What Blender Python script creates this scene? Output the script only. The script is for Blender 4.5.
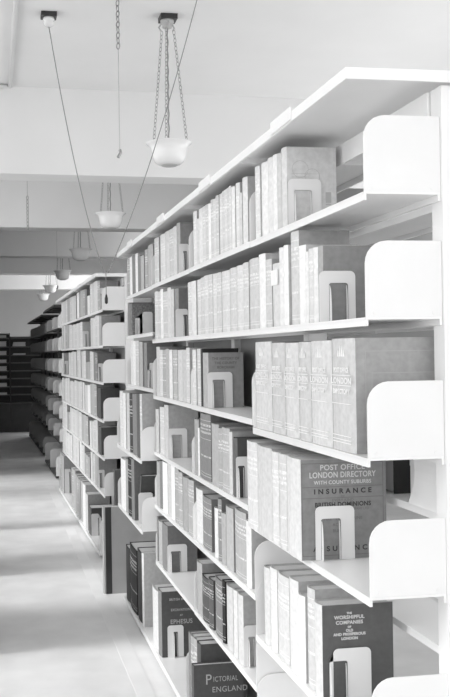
import bpy, bmesh, math, random
from mathutils import Vector, Matrix

for o in list(bpy.data.objects):
    bpy.data.objects.remove(o)
random.seed(7)
SC = bpy.context.scene
COL = SC.collection
PI = math.pi

# ------------------------------------------------------------------ camera
EYE = 1.5
TH = math.radians(9.2)
ROLL = .0152324
fwd = Vector((math.sin(TH), math.cos(TH), 0))
r0 = Vector((math.cos(TH), -math.sin(TH), 0))
u0 = Vector((0, 0, 1))
rgt = (r0 - u0 * ROLL).normalized()
upv = (u0 + r0 * ROLL).normalized()
cd = bpy.data.cameras.new('camera')
cam = bpy.data.objects.new('camera', cd)
COL.objects.link(cam)
m = Matrix.Identity(4)
for i in range(3):
    m[i][0], m[i][1], m[i][2] = rgt[i], upv[i], -fwd[i]
m.translation = (0, 0, EYE)
cam.matrix_world = m
cd.sensor_fit = 'HORIZONTAL'
cd.sensor_width = 36
cd.lens = 935 / 450 * 36
cd.shift_x = (225 - 142.693) / 450          # a view camera with its front crossed: the aisle keeps its vanishing point at the frame edge
cd.shift_y = (354.083 - 348.5) / 450
cd.clip_end = 200
SC.camera = cam

# ------------------------------------------------------------------ light and exposure
SC.view_settings.view_transform = 'Standard'
SC.view_settings.look = 'None'
SC.view_settings.gamma = 1
SC.view_settings.exposure = 0.0
wd = bpy.data.worlds.new('daylight')
SC.world = wd
wd.use_nodes = True
wd.node_tree.nodes['Background'].inputs[0].default_value = (1, 1, 1, 1)
wd.node_tree.nodes['Background'].inputs[1].default_value = 1.0


def area(name, loc, direction, sx, sy, power, spread=180):
    l = bpy.data.lights.new(name, 'AREA')
    l.shape = 'RECTANGLE'
    l.size, l.size_y = sx, sy
    l.energy = power
    l.spread = math.radians(spread)
    o = bpy.data.objects.new(name, l)
    COL.objects.link(o)
    o.location = loc
    zz = -Vector(direction).normalized()
    xx = Vector((0, 0, 1)).cross(zz).normalized()          # size runs level, size_y upright
    yy = zz.cross(xx)
    o.rotation_euler = Matrix((xx, yy, zz)).transposed().to_euler()
    return o


WINDOWS = [-1.6, 1.7, 5.0, 8.3, 10.9]            # centres of the daylight windows along the aisle wall
for w in WINDOWS:
    area('window_daylight', (-3.28, w, 2.3), (1, 0, .45), 2.6, 2.5, 37, 175)
area('back_window_daylight', (0, -3.55, 2.2), (0, 1, .2), 5.0, 2.9, 112)
area('side_fill', (4.5, 4.5, 2.3), (-1, 0, .75), 10.0, 2.2, 180, 170)  # added fill that brightens the ceiling; the right wall has no window
area('side_fill', (4.5, 15.4, 2.8), (-1, .75, -.2), 2.6, 1.8, 75)  # added fill aimed at the end shelving
area('side_fill', (4.5, 20.8, 2.7), (-1, .45, .12), 2.6, 1.8, 190)  # added fill that brightens the far beam
area('side_fill', (4.5, 24.6, 2.7), (-1, .3, 0), 2.6, 1.8, 50)  # added fill for the end wall
sl = bpy.data.lights.new('low_sun', 'SUN')
sl.energy = 2.5
sl.angle = math.radians(13)
sun = bpy.data.objects.new('low_sun', sl)
COL.objects.link(sun)
sun.rotation_euler = Vector((1, .08, -math.tan(math.radians(33)))).to_track_quat('-Z', 'Z').to_euler()


# ------------------------------------------------------------------ materials
def nodes_of(name):
    m = bpy.data.materials.new(name)
    m.use_nodes = True
    nt = m.node_tree
    return m, nt, nt.nodes, nt.links, nt.nodes['Principled BSDF']


def paint(name, v, rough=.5, amount=.04, scale=6., metal=0., bump=0.):
    m, nt, N, L, P = nodes_of(name)
    tc = N.new('ShaderNodeTexCoord')
    ns = N.new('ShaderNodeTexNoise')
    ns.inputs['Scale'].default_value = scale
    ns.inputs['Detail'].default_value = 6
    rp = N.new('ShaderNodeMapRange')
    rp.inputs[1].default_value, rp.inputs[2].default_value = .3, .7
    rp.inputs[3].default_value, rp.inputs[4].default_value = v * (1 - amount), min(1, v * (1 + amount))
    L.new(tc.outputs['Object'], ns.inputs['Vector'])
    L.new(ns.outputs['Fac'], rp.inputs[0])
    cb = N.new('ShaderNodeCombineColor')
    for i in range(3):
        L.new(rp.outputs[0], cb.inputs[i])
    L.new(cb.outputs[0], P.inputs['Base Color'])
    P.inputs['Roughness'].default_value = rough
    P.inputs['Metallic'].default_value = metal
    if bump:
        bp = N.new('ShaderNodeBump')
        bp.inputs['Strength'].default_value = bump
        bp.inputs['Distance'].default_value = .002
        L.new(ns.outputs['Fac'], bp.inputs['Height'])
        L.new(bp.outputs[0], P.inputs['Normal'])
    return m


def cloth(name, lettered):
    """book cloth: tone from the object, woven grain, and (on spines only) stamped bands and lettering"""
    m, nt, N, L, P = nodes_of(name)
    tc = N.new('ShaderNodeTexCoord')
    oi = N.new('ShaderNodeObjectInfo')
    ns = N.new('ShaderNodeTexNoise')
    ns.inputs['Scale'].default_value = 60
    ns.inputs['Detail'].default_value = 5
    L.new(tc.outputs['Object'], ns.inputs['Vector'])
    rp = N.new('ShaderNodeMapRange')
    rp.inputs[1].default_value, rp.inputs[2].default_value = .25, .75
    rp.inputs[3].default_value, rp.inputs[4].default_value = .86, 1.1
    L.new(ns.outputs['Fac'], rp.inputs[0])
    mx = N.new('ShaderNodeMix')
    mx.data_type = 'RGBA'
    mx.blend_type = 'MULTIPLY'
    mx.inputs[0].default_value = 1
    L.new(oi.outputs['Color'], mx.inputs[6])
    L.new(rp.outputs[0], mx.inputs[7])
    col = mx.outputs[2]
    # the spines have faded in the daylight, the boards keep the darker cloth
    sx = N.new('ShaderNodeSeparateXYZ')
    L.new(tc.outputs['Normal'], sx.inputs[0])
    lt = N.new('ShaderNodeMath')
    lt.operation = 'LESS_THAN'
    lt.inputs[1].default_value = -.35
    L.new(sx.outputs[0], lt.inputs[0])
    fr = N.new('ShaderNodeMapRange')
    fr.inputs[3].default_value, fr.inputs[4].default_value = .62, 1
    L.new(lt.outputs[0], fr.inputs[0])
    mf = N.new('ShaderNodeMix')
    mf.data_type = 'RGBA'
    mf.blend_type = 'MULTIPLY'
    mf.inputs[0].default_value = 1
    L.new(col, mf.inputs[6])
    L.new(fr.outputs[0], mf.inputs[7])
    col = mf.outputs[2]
    if lettered:
        sep = N.new('ShaderNodeSeparateXYZ')
        L.new(tc.outputs['Generated'], sep.inputs[0])
        sn = N.new('ShaderNodeSeparateXYZ')
        L.new(tc.outputs['Normal'], sn.inputs[0])

        def math_(op, a, b=None, clamp=False):
            n = N.new('ShaderNodeMath')
            n.operation = op
            n.use_clamp = clamp
            for k, q in enumerate((a, b)):
                if q is None:
                    continue
                if isinstance(q, (int, float)):
                    n.inputs[k].default_value = q
                else:
                    L.new(q, n.inputs[k])
            return n.outputs[0]

        def band(zc, hw):
            d = math_('ABSOLUTE', math_('SUBTRACT', sep.outputs[2], zc))
            return math_('LESS_THAN', d, hw)
        wn = N.new('ShaderNodeTexNoise')
        mp = N.new('ShaderNodeMapping')
        mp.inputs['Scale'].default_value = (1, 170, 60)
        L.new(tc.outputs['Object'], mp.inputs[0])
        L.new(mp.outputs[0], wn.inputs['Vector'])
        wn.inputs['Scale'].default_value = 1
        letters = math_('GREATER_THAN', wn.outputs['Fac'], .47)
        shift = math_('MULTIPLY', oi.outputs['Random'], .06)
        mask = None
        for zc, hw, let in ((.83, .018, 1), (.775, .012, 1), (.72, .016, 1), (.62, .003, 0), (.9, .003, 0), (.36, .012, 1), (.06, .004, 0), (.10, .003, 0)):
            b = band(math_('SUBTRACT', zc, shift) if let else zc, hw)
            if let:
                b = math_('MULTIPLY', b, letters)
            mask = b if mask is None else math_('MAXIMUM', mask, b)
        mask = math_('MULTIPLY', mask, math_('LESS_THAN', sn.outputs[0], -.6))
        # gilt reads pale on dark cloth and slightly darker or paler on light cloth
        m2 = N.new('ShaderNodeMix')
        m2.data_type = 'RGBA'
        m2.inputs[7].default_value = (.9, .9, .9, 1)
        L.new(math_('MULTIPLY', mask, .55), m2.inputs[0])
        L.new(col, m2.inputs[6])
        col = m2.outputs[2]
    L.new(col, P.inputs['Base Color'])
    P.inputs['Roughness'].default_value = .65
    bp = N.new('ShaderNodeBump')
    bp.inputs['Strength'].default_value = .25
    bp.inputs['Distance'].default_value = .001
    L.new(ns.outputs['Fac'], bp.inputs['Height'])
    L.new(bp.outputs[0], P.inputs['Normal'])
    return m


def paper_mat():
    m, nt, N, L, P = nodes_of('paper_edges')
    tc = N.new('ShaderNodeTexCoord')
    mp = N.new('ShaderNodeMapping')
    mp.inputs['Scale'].default_value = (3, 900, 3)
    ns = N.new('ShaderNodeTexNoise')
    ns.inputs['Scale'].default_value = 1
    cr = N.new('ShaderNodeValToRGB')
    cr.color_ramp.elements[0].color = (.38, .38, .38, 1)
    cr.color_ramp.elements[1].color = (.68, .68, .68, 1)
    L.new(tc.outputs['Object'], mp.inputs[0])
    L.new(mp.outputs[0], ns.inputs['Vector'])
    L.new(ns.outputs['Fac'], cr.inputs[0])
    L.new(cr.outputs[0], P.inputs['Base Color'])
    P.inputs['Roughness'].default_value = .8
    return m


M_STEEL = paint('white_enamelled_steel', .84, .35, .02)
M_STEEL_SIDE = paint('enamelled_bracket_steel', .80, .4, .02)
M_BACK = paint('shade_grey_back', .30, .5, .05)  # grey backing, darkened for the shadow behind the books
M_ENDS = paint('bookend_enamel', .74, .4, .03)
M_DARKCASE = paint('shade_dark_steel', .035, .45, .2)  # shade of the far bookcases put into the colour; cabinets share it
M_CEIL = paint('ceiling_distemper', .82, .85, .02, 1.5)
M_WALL = paint('grey_wall_distemper', .5, .85, .04, 1.2)
M_FLOOR = paint('linoleum', .80, .5, .09, 3.5)
M_STRIP = paint('floor_margin', .84, .5, .06, 3.)
M_BLACK = paint('black_fitting', .03, .4)
M_GLASS = paint('opal_glass', .88, .25, .01)
M_CHAIN = paint('chain_metal', .36, .4, .1, 40, .6)
M_CORD = paint('braided_cord', .28, .8)
M_CORD_PALE = paint('pale_cord', .5, .8)
M_CERAMIC = paint('ceramic', .8, .25)
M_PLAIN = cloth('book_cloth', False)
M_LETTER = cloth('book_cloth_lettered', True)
M_PAPER = paper_mat()
M_WHITE_TXT = paint('pale_stamping', .58, .6)
M_SILVER_TXT = paint('faded_stamping', .42, .6)
M_BLACK_TXT = paint('black_stamping', .03, .6)
M_GREY_TXT = paint('grey_stamping', .12, .6)
M_GREYB = paint('shaded_bracket_steel', .30, .5, .05)  # bracket steel with the last bookcase's shade put into its colour
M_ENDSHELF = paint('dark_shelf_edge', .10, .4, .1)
M_FOLIO = paint('grey_folio_cloth', .42, .7, .06, 9., 0., .1)
M_LABEL = paint('paper_label', .86, .8)


# ------------------------------------------------------------------ helpers
def obj(name, bm, mat, parent=None, smooth=False, mats=None):
    me = bpy.data.meshes.new(name)
    bmesh.ops.recalc_face_normals(bm, faces=bm.faces[:])
    bm.to_mesh(me)
    bm.free()
    for q in (mats or [mat]):
        me.materials.append(q)
    if smooth:
        for p in me.polygons:
            p.use_smooth = True
    o = bpy.data.objects.new(name, me)
    COL.objects.link(o)
    if parent:
        o.parent = parent
    return o


def box(bm, a, b, mi=0):
    x0, y0, z0 = a
    x1, y1, z1 = b
    v = [bm.verts.new(p) for p in ((x0, y0, z0), (x1, y0, z0), (x1, y1, z0), (x0, y1, z0),
                                   (x0, y0, z1), (x1, y0, z1), (x1, y1, z1), (x0, y1, z1))]
    for f in ((0, 3, 2, 1), (4, 5, 6, 7), (0, 1, 5, 4), (1, 2, 6, 5), (2, 3, 7, 6), (3, 0, 4, 7)):
        bm.faces.new([v[i] for i in f]).material_index = mi
    return v


def prism(bm, pts, axis, a, b):
    """extrude a 2-D outline along an axis; pts are the other two coordinates in x,y,z order"""
    def P(p, t):
        return {'x': (t, p[0], p[1]), 'y': (p[0], t, p[1]), 'z': (p[0], p[1], t)}[axis]
    A = [bm.verts.new(P(p, a)) for p in pts]
    B = [bm.verts.new(P(p, b)) for p in pts]
    n = len(pts)
    bm.faces.new(A)
    bm.faces.new(B[::-1])
    for i in range(n):
        bm.faces.new((A[i], B[i], B[(i + 1) % n], A[(i + 1) % n]))


def tube(bm, pts, r, seg=8):
    pts = [Vector(p) for p in pts]
    rings = []
    for i, p in enumerate(pts):
        d = (pts[min(i + 1, len(pts) - 1)] - pts[max(i - 1, 0)]).normalized()
        a = d.orthogonal().normalized()
        if rings:
            a = (last - d * last.dot(d)).normalized()
        last = a
        b = d.cross(a)
        rings.append([bm.verts.new(p + (a * math.cos(t) + b * math.sin(t)) * r) for t in [2 * PI * k / seg for k in range(seg)]])
    for q, w in zip(rings, rings[1:]):
        for k in range(seg):
            bm.faces.new((q[k], q[(k + 1) % seg], w[(k + 1) % seg], w[k]))
    bm.faces.new(rings[0][::-1])
    bm.faces.new(rings[-1])


def lathe(bm, prof, seg=32, c=(0, 0, 0)):
    rings = [[bm.verts.new((c[0] + r * math.cos(2 * PI * k / seg), c[1] + r * math.sin(2 * PI * k / seg), c[2] + z)) for k in range(seg)] for r, z in prof]
    for q, w in zip(rings, rings[1:]):
        for k in range(seg):
            bm.faces.new((q[k], q[(k + 1) % seg], w[(k + 1) % seg], w[k]))
    for rg in (rings[0], rings[-1]):
        try:
            bm.faces.new(rg)
        except ValueError:
            pass


def rounded(x0, z0, x1, z1, r, corners='ab', n=6):
    """rectangle outline with chosen top corners rounded: a = (x0,z1), b = (x1,z1)"""
    p = [(x0, z0), (x1, z0)]
    if 'b' in corners:
        p += [(x1 - r + r * math.cos(t), z1 - r + r * math.sin(t)) for t in [PI / 2 * k / n for k in range(n + 1)]]
    else:
        p.append((x1, z1))
    if 'a' in corners:
        p += [(x0 + r + r * math.cos(t), z1 - r + r * math.sin(t)) for t in [PI / 2 + PI / 2 * k / n for k in range(n + 1)]]
    else:
        p.append((x0, z1))
    return p


def empty(name, loc=(0, 0, 0), rz=0.):
    o = bpy.data.objects.new(name, None)
    o.empty_display_size = .1
    COL.objects.link(o)
    o.location = loc
    o.rotation_euler = (0, 0, rz)
    return o


def tag(o, label, cat, group=None):
    o['label'] = label
    o['category'] = cat
    if group:
        o['group'] = group
    return o


def struct(name, bm, mat, **k):
    o = obj(name, bm, mat, **k)
    o['kind'] = 'structure'
    return o


def sbox(name, a, b, mat):
    bm = bmesh.new()
    box(bm, a, b)
    return struct(name, bm, mat)


# ------------------------------------------------------------------ the room
CZ = EYE + 2.42                       # ceiling
LX, RX, Y0, Y1 = -3.3, 4.6, -3.6, 26.6
sbox('floor', (LX, Y0, -.12), (RX, Y1, 0), M_FLOOR)
sbox('ceiling', (LX, Y0, CZ), (RX, Y1, CZ + .15), M_CEIL)
sbox('wall_end', (LX, Y1, 0), (RX, Y1 + .2, CZ), M_WALL)
sbox('wall_right', (RX, Y0, 0), (RX + .2, Y1, CZ), M_WALL)
bm = bmesh.new()                       # wall with the window openings, pierced
HALF = [1.55, 1.55, 1.55, 1.55, .65]
SILL, HEAD = .95, 3.7
ys = [Y0]
for w, WH in zip(WINDOWS, HALF):
    box(bm, (LX - .25, ys[-1], 0), (LX, w - WH, CZ))
    box(bm, (LX - .25, w - WH, 0), (LX, w + WH, SILL))
    box(bm, (LX - .25, w - WH, HEAD), (LX, w + WH, CZ))
    ys.append(w + WH)
box(bm, (LX - .25, ys[-1], 0), (LX, Y1, CZ))
struct('wall_left', bm, M_WALL)
for k, w in enumerate(WINDOWS):
    bm = bmesh.new()
    WH = HALF[k]
    for a in (-WH, -.03, WH - .06):
        box(bm, (LX - .2, w + a, SILL), (LX - .14, w + a + .06, HEAD))
    for z in (SILL, SILL + .85, SILL + 1.7, HEAD - .06):
        box(bm, (LX - .2, w - WH, z), (LX - .14, w + WH, z + .06))
    struct('window_%d' % (k + 1), bm, M_STEEL)
bm = bmesh.new()                       # wall behind the camera, with its wide window opening
BX0, BX1 = -2.6, 2.6
box(bm, (LX, Y0 - .25, 0), (BX0, Y0, CZ))
box(bm, (BX1, Y0 - .25, 0), (RX, Y0, CZ))
box(bm, (BX0, Y0 - .25, 0), (BX1, Y0, .7))
box(bm, (BX0, Y0 - .25, 3.7), (BX1, Y0, CZ))
struct('wall_back', bm, M_WALL)
bm = bmesh.new()
for x in (BX0, -1.3, 0, 1.3, BX1 - .06):
    box(bm, (x, Y0 - .2, .7), (x + .06, Y0 - .14, 3.7))
for z in (.7, 1.7, 2.7, 3.64):
    box(bm, (BX0, Y0 - .2, z), (BX1, Y0 - .14, z + .06))
struct('window_6', bm, M_STEEL)
SKEW = .045
BEAM_Z = EYE + 1.637
for k, y in enumerate((-.2, 3.4, 8.48, 12.0, 15.45, 18.75, 22.4)):
    bm = bmesh.new()                   # the shelving stands a little out of square with the beams
    prism(bm, [(LX - .02, y - 3.9 * SKEW), (RX + .02, y + 4. * SKEW), (RX + .02, y + .34 + 4. * SKEW), (LX - .02, y + .34 - 3.9 * SKEW)], 'z', BEAM_Z - (.05 if k == 6 else 0), CZ + .01)
    struct('ceiling_beam', bm, M_CEIL)
sbox('shade_partition', (LX, 11.9, 0), (-.2, 12.0, CZ), M_WALL)  # unseen partition added to keep window light off the far floor
bm = bmesh.new()                       # pale margin laid along the foot of the shelving
box(bm, (.61, -3.0, -.02), (.69, 10.9, .0015))
struct('trim_1', bm, M_STRIP)
bm = bmesh.new()                       # conduit on the ceiling
tube(bm, [(.20, -3.4, CZ - .02), (.20, 8.4, CZ - .02)], .018)
tube(bm, [(.20, 8.4, CZ - .02), (-3.2, 8.4, CZ - .02)], .018)
tag(obj('ceiling_conduit', bm, M_CEIL, smooth=True), 'white conduit pipe running along the ceiling and turning beside the first beam', 'pipe')


# ------------------------------------------------------------------ bookcases
def shelf(parent, xf, xb, y0, y1, z, brackets='nf', side=1, mat=None, bmat=None):
    """a steel shelf tray from xf (aisle edge) to xb; its sloping end brackets are its children"""
    mat, bmat = mat or M_STEEL, bmat or M_STEEL_SIDE
    bm = bmesh.new()
    a, b = min(xf, xb), max(xf, xb)
    box(bm, (a, y0, z + .014), (b, y1, z + .019))
    box(bm, (a, y0, z), (a + .006, y1, z + .0145))
    box(bm, (b - .006, y0, z), (b, y1, z + .0145))
    s = obj('shelf', bm, mat, parent)
    for e in brackets:
        yy = y0 + .0005 if e == 'n' else y1 - .0035
        bm = bmesh.new()
        pts = rounded(a + .001, z + .0192, b, z + .187, .05, 'a' if side == 1 else 'b')
        prism(bm, pts, 'y', yy, yy + .003)
        for xx in (a + .022, b - .02):   # rivet heads
            ring = [(xx + .004 * math.cos(2 * PI * k / 8), z + .028 + .004 * math.sin(2 * PI * k / 8)) for k in range(8)]
            prism(bm, ring, 'y', yy - .0015, yy)
        obj('bracket', bm, bmat, s)
    return s


def bookcase(root, front, centre, joints, rows, canopy_z, base_front, two_sided=True, mat=None, bmat=None, back=None, holders=(), deep=(), brackets=lambda k, r: 'nf'):
    """joints: y of the uprights; rows[bay] = lip heights; coordinates are local to root"""
    mat = mat or M_STEEL
    bmat = bmat or M_STEEL_SIDE
    half = .03
    for j, y in enumerate(joints):
        bm = bmesh.new()
        ya, yb = (y - .005, y + .045) if j == 0 else ((y - .045, y + .005) if j == len(joints) - 1 else (y - .025, y + .025))
        box(bm, (centre - half, ya, .0), (centre + half, yb, canopy_z - .002))
        obj('upright', bm, mat, root)
    mirror = 2 * centre
    for k, zs in enumerate(rows):
        y0, y1 = joints[k] + .002, joints[k + 1] - .002
        for r, z in enumerate(zs):
            xf = front - .068 if (k, r) in deep else front
            shelf(root, xf, centre - half - .001, y0, y1, z, brackets(k, r), 1, mat, bmat)
        if two_sided:
            zz = [EYE + q for q in (.33, .055, -.41, -.73, -1.06)] if k == 0 else zs
            for z in zz:
                shelf(root, mirror - front, centre + half + .001, y0, y1, z, '', -1, mat, bmat)
        if back and k in back:
            bm = bmesh.new()
            box(bm, (centre - .004, joints[k] + .027, .06), (centre + .004, joints[k + 1] - .027, canopy_z - .02))
            obj('back_panel', bm, back[k], root)
        # the base tier: a plinth with a shallow tray on top
        bm = bmesh.new()
        box(bm, (base_front, y0, .022), (centre - half - .001, y1, BASE_TOP))
        bs = obj('base_shelf', bm, mat, root)
        bm = bmesh.new()
        box(bm, (base_front + .05, y0, 0.0005), (centre - half - .001, y1, .0215))
        obj('plinth', bm, M_BLACK, bs)  # black stands in for the gap shadow under the tray
        for e in brackets(k, 6):
            yy = y0 if e == 'n' else y1 - .0035
            bm = bmesh.new()
            prism(bm, rounded(base_front + .002, BASE_TOP, centre - half, BASE_TOP + .24, .05, 'a'), 'y', yy, yy + .003)
            obj('bracket', bm, bmat, bs)
    ya, yb = joints[0] - .025, joints[-1] + .02
    xa, xb = front - .048, mirror - front + .048
    bm = bmesh.new()                     # canopy: a tray with turned-down edges
    t = .025
    box(bm, (xa, ya, canopy_z + t - .004), (xb, yb, canopy_z + t))
    box(bm, (xa, ya, canopy_z), (xa + .008, yb, canopy_z + t - .004))
    box(bm, (xb - .008, ya, canopy_z), (xb, yb, canopy_z + t - .004))
    box(bm, (xa + .008, ya, canopy_z), (xb - .008, ya + .008, canopy_z + t - .004))
    box(bm, (xa + .008, yb - .008, canopy_z), (xb - .008, yb, canopy_z + t - .004))
    for y in joints[1:-1]:               # stiffening bars under the tray
        box(bm, (xa + .008, y - .02, canopy_z + .006), (xb - .008, y + .02, canopy_z + t - .004))
    obj('canopy', bm, mat, root)
    bm = bmesh.new()                     # tie rail along the uprights
    box(bm, (centre - half - .008, joints[0] + .046, canopy_z - .06), (centre - half - .002, joints[-1] - .046, canopy_z - .004))
    obj('tie_rail', bm, mat, root)
    for y in holders:
        bm = bmesh.new()
        box(bm, (xa - .004, y - .085, canopy_z + .004), (xa - .0002, y + .085, canopy_z + t + .011))
        box(bm, (xa - .006, y - .085, canopy_z + .002), (xa - .0002, y + .085, canopy_z + .0045))
        obj('label_holder', bm, mat, root)


BASE_TOP = .050
J1 = [1.935, 2.848, 3.762, 4.675, 5.588]
ROWS1 = [[EYE + q for q in r] for r in (
    (.329, .054, -.255, -.560, -.905, -1.2),
    (.331, .054, -.229, -.511, -.781, -1.070),
    (.329, .054, -.227, -.511, -.781, -1.066),
    (.326, .091, -.198, -.556, -.914))]
XF, XC = .808, 1.018
case1 = empty('bookcase', (0, 0, 0))
tag(case1, 'long white steel bookcase with its open shelf brackets facing the camera, full of pale books', 'bookcase')
bookcase(case1, XF, XC, J1, ROWS1, EYE + .585, .768, True, back={1: M_BACK, 2: M_BACK, 3: M_BACK}, holders=(2.36, 3.25, 4.13, 5.08), deep={(3, 3), (3, 4)},
         brackets=lambda k, r: {1: ('n', '', '', 'f')[k], 6: ('n', 'n', 'n', '')[k]}.get(r, 'nf'))
A2 = math.atan2(.0525, 3.42)
case2 = empty('bookcase', (.808, 6.84, 0), A2)
tag(case2, 'grey steel bookcase beyond the cross aisle, five bays of books behind a hanging pull cord', 'bookcase')
R2 = [EYE + q for q in (.315, .049, -.223, -.505, -.783, -1.056)]
J2 = [0, .855, 1.71, 2.565, 3.42]
bookcase(case2, 0, .204, J2, [R2] * 4, EYE + .573, -.045, True, back={0: M_BACK, 1: M_BACK, 2: M_BACK, 3: M_BACK},
         brackets=lambda k, r: ('n', '', '', 'f')[k])
case2['label'] = 'white steel bookcase beyond the cross aisle, second along the aisle, under a hanging cord'
R3 = [EYE + q for q in (.31, .04, -.23, -.505, -.78, -1.06)]
case3 = empty('bookcase', (.795, 11.25, 0), .014)
tag(case3, 'shadowed bookcase with bare shelves, grey end brackets stacked beside the second bookcase', 'bookcase')
bookcase(case3, 0, .218, [0, .92, 1.84], [R3] * 2, EYE + .585, -.05, False, M_DARKCASE, M_STEEL_SIDE, back={0: M_DARKCASE, 1: M_DARKCASE})  # dark backing, here and in case4, stands in for the shaded depth behind
case4 = empty('bookcase', (.79, 14.0, 0), .021)
tag(case4, 'almost black bookcase deep in shade, last of the four along the aisle', 'bookcase')
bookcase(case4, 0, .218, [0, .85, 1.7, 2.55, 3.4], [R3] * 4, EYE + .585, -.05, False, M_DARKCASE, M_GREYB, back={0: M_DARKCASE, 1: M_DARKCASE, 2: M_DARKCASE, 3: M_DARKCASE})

# end shelving across the far end of the aisle, facing the camera
for k, (xa, xb, top) in enumerate(((-.75, .3665, EYE + .455), (.367, 1.0, EYE + .39))):
    sh = empty('shelving_unit', (xa, 18.55, 0))
    w = xb - xa
    bm = bmesh.new()
    box(bm, (0, 0, 0), (.012, .3, top))
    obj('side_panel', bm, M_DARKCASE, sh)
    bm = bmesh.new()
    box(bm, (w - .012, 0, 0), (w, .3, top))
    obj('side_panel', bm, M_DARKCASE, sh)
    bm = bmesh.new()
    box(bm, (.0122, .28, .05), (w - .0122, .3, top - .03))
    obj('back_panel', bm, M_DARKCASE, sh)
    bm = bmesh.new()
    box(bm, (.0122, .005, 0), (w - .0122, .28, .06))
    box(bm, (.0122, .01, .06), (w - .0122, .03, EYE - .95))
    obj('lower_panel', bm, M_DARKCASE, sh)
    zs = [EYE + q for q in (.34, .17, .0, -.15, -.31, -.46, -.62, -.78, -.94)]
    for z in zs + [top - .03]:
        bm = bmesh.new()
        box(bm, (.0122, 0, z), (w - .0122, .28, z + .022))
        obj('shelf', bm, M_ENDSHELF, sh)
    tag(sh, ('dark pigeonhole shelving across the far aisle end, the wider taller unit with papers' if k == 0 else
             'dark narrow shelving across the far aisle end beside the black bookcase'), 'shelving')
    n = 0
    for i, z in enumerate(zs[:8] if k == 0 else zs[:3]):
        hh = (.05, .10, .08, .06, .09, .05, .07, .04)[i] if k == 0 else (.015, .08, .03)[i]
        bm = bmesh.new()
        ww = w - .12 if k == 0 else w * .4
        for q in range(5):
            box(bm, (xa + .05 + .004 * q, 18.555 + .004 * (q % 3), z + .0225 + hh * q / 5), (xa + .05 + ww - .006 * (q % 2), 18.78, z + .0225 + hh * (q + 1) / 5 - .0005))
        p = obj('paper_bundle', bm, M_PAPER)
        tag(p, '%s bundle of papers lying on the %s shelf of the %s dark end shelving' % (
            'pale' if hh > .045 else 'thin pale', ('top', 'second', 'third', 'fourth', 'fifth', 'sixth', 'seventh', 'eighth')[i], 'wider' if k == 0 else 'narrow'), 'papers', 'papers on the end shelving')

# unseen low cabinets, added crosswise on the window side to shade bands of the floor
for k, (ya, yb) in enumerate(((4.74, 5.50), (6.43, 7.04), (8.14, 8.36))):
    rg = empty('shade_cabinet', (-2.55, ya, 0))
    w, d, hh = 2.4, yb - ya, .9
    bm = bmesh.new()
    box(bm, (0, .012, .06), (w, d - .012, hh - .03))
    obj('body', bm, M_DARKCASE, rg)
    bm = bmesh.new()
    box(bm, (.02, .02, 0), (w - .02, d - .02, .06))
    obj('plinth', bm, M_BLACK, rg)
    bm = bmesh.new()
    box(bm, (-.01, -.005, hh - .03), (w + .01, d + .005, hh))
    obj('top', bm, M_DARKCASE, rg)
    for q in range(4):
        bm = bmesh.new()
        box(bm, (.03 + q * .59, .0, .08), (.03 + q * .59 + .57, .0115, hh - .05))
        dr = obj('door', bm, M_DARKCASE, rg)
        bm = bmesh.new()
        tube(bm, [(.08 + q * .59, -.012, .5), (.08 + q * .59, -.012, .6)], .006, 6)
        obj('handle', bm, M_CHAIN, dr)
    tag(rg, 'unseen dark cabinet added crosswise to shade the floor by the windows, %s one' % ('first', 'second', 'third slim')[k], 'cabinet', 'unseen cabinets added for floor shade')

# ------------------------------------------------------------------ books
TONE = {'w': 0.8, 'l': 0.63, 'g': 0.42, 'm': 0.24, 'd': 0.1, 'k': 0.045, 'b': 0.016}
WORD = dict(w='white', l='pale grey', g='light grey', m='mid grey', d='dark grey', k='charcoal', b='black')
ORD = ['', 'first', 'second', 'third', 'fourth', 'fifth', 'sixth', 'seventh', 'eighth', 'ninth', 'tenth', 'eleventh', 'twelfth',
       'thirteenth', 'fourteenth', 'fifteenth', 'sixteenth', 'seventeenth', 'eighteenth', 'nineteenth', 'twentieth', 'twenty-first',
       'twenty-second', 'twenty-third', 'twenty-fourth', 'twenty-fifth', 'twenty-sixth', 'twenty-seventh', 'twenty-eighth', 'twenty-ninth', 'thirtieth']
ROWN = ['', 'top shelf', 'second shelf down', 'third shelf down', 'fourth shelf down', 'fifth shelf down', 'sixth shelf down', 'bottom shelf']
BAYN = {(1, 1): 'end bay, first bookcase', (1, 2): 'second bay, first bookcase', (1, 3): 'third bay, first bookcase',
        (1, 4): 'fourth bay, first bookcase', (2, 0): 'second bookcase'}


def text(body, size, mat, parent, loc, facing, align='CENTER', fat=.0, sx=1.):
    """stamped lettering: facing 'cover' (towards -Y) or 'spine' (towards -X)"""
    c = bpy.data.curves.new('lettering', 'FONT')
    c.body = body
    c.size = size
    c.align_x = align
    c.offset = fat
    c.extrude = .0002
    c.space_character = 1.08
    c.materials.append(mat)
    o = bpy.data.objects.new('lettering', c)
    COL.objects.link(o)
    o.parent = parent
    o.location = loc
    o.rotation_euler = (PI / 2, 0, 0) if facing == 'cover' else (PI / 2, 0, -PI / 2)
    o.scale = (sx, 1, 1)
    return o


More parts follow.
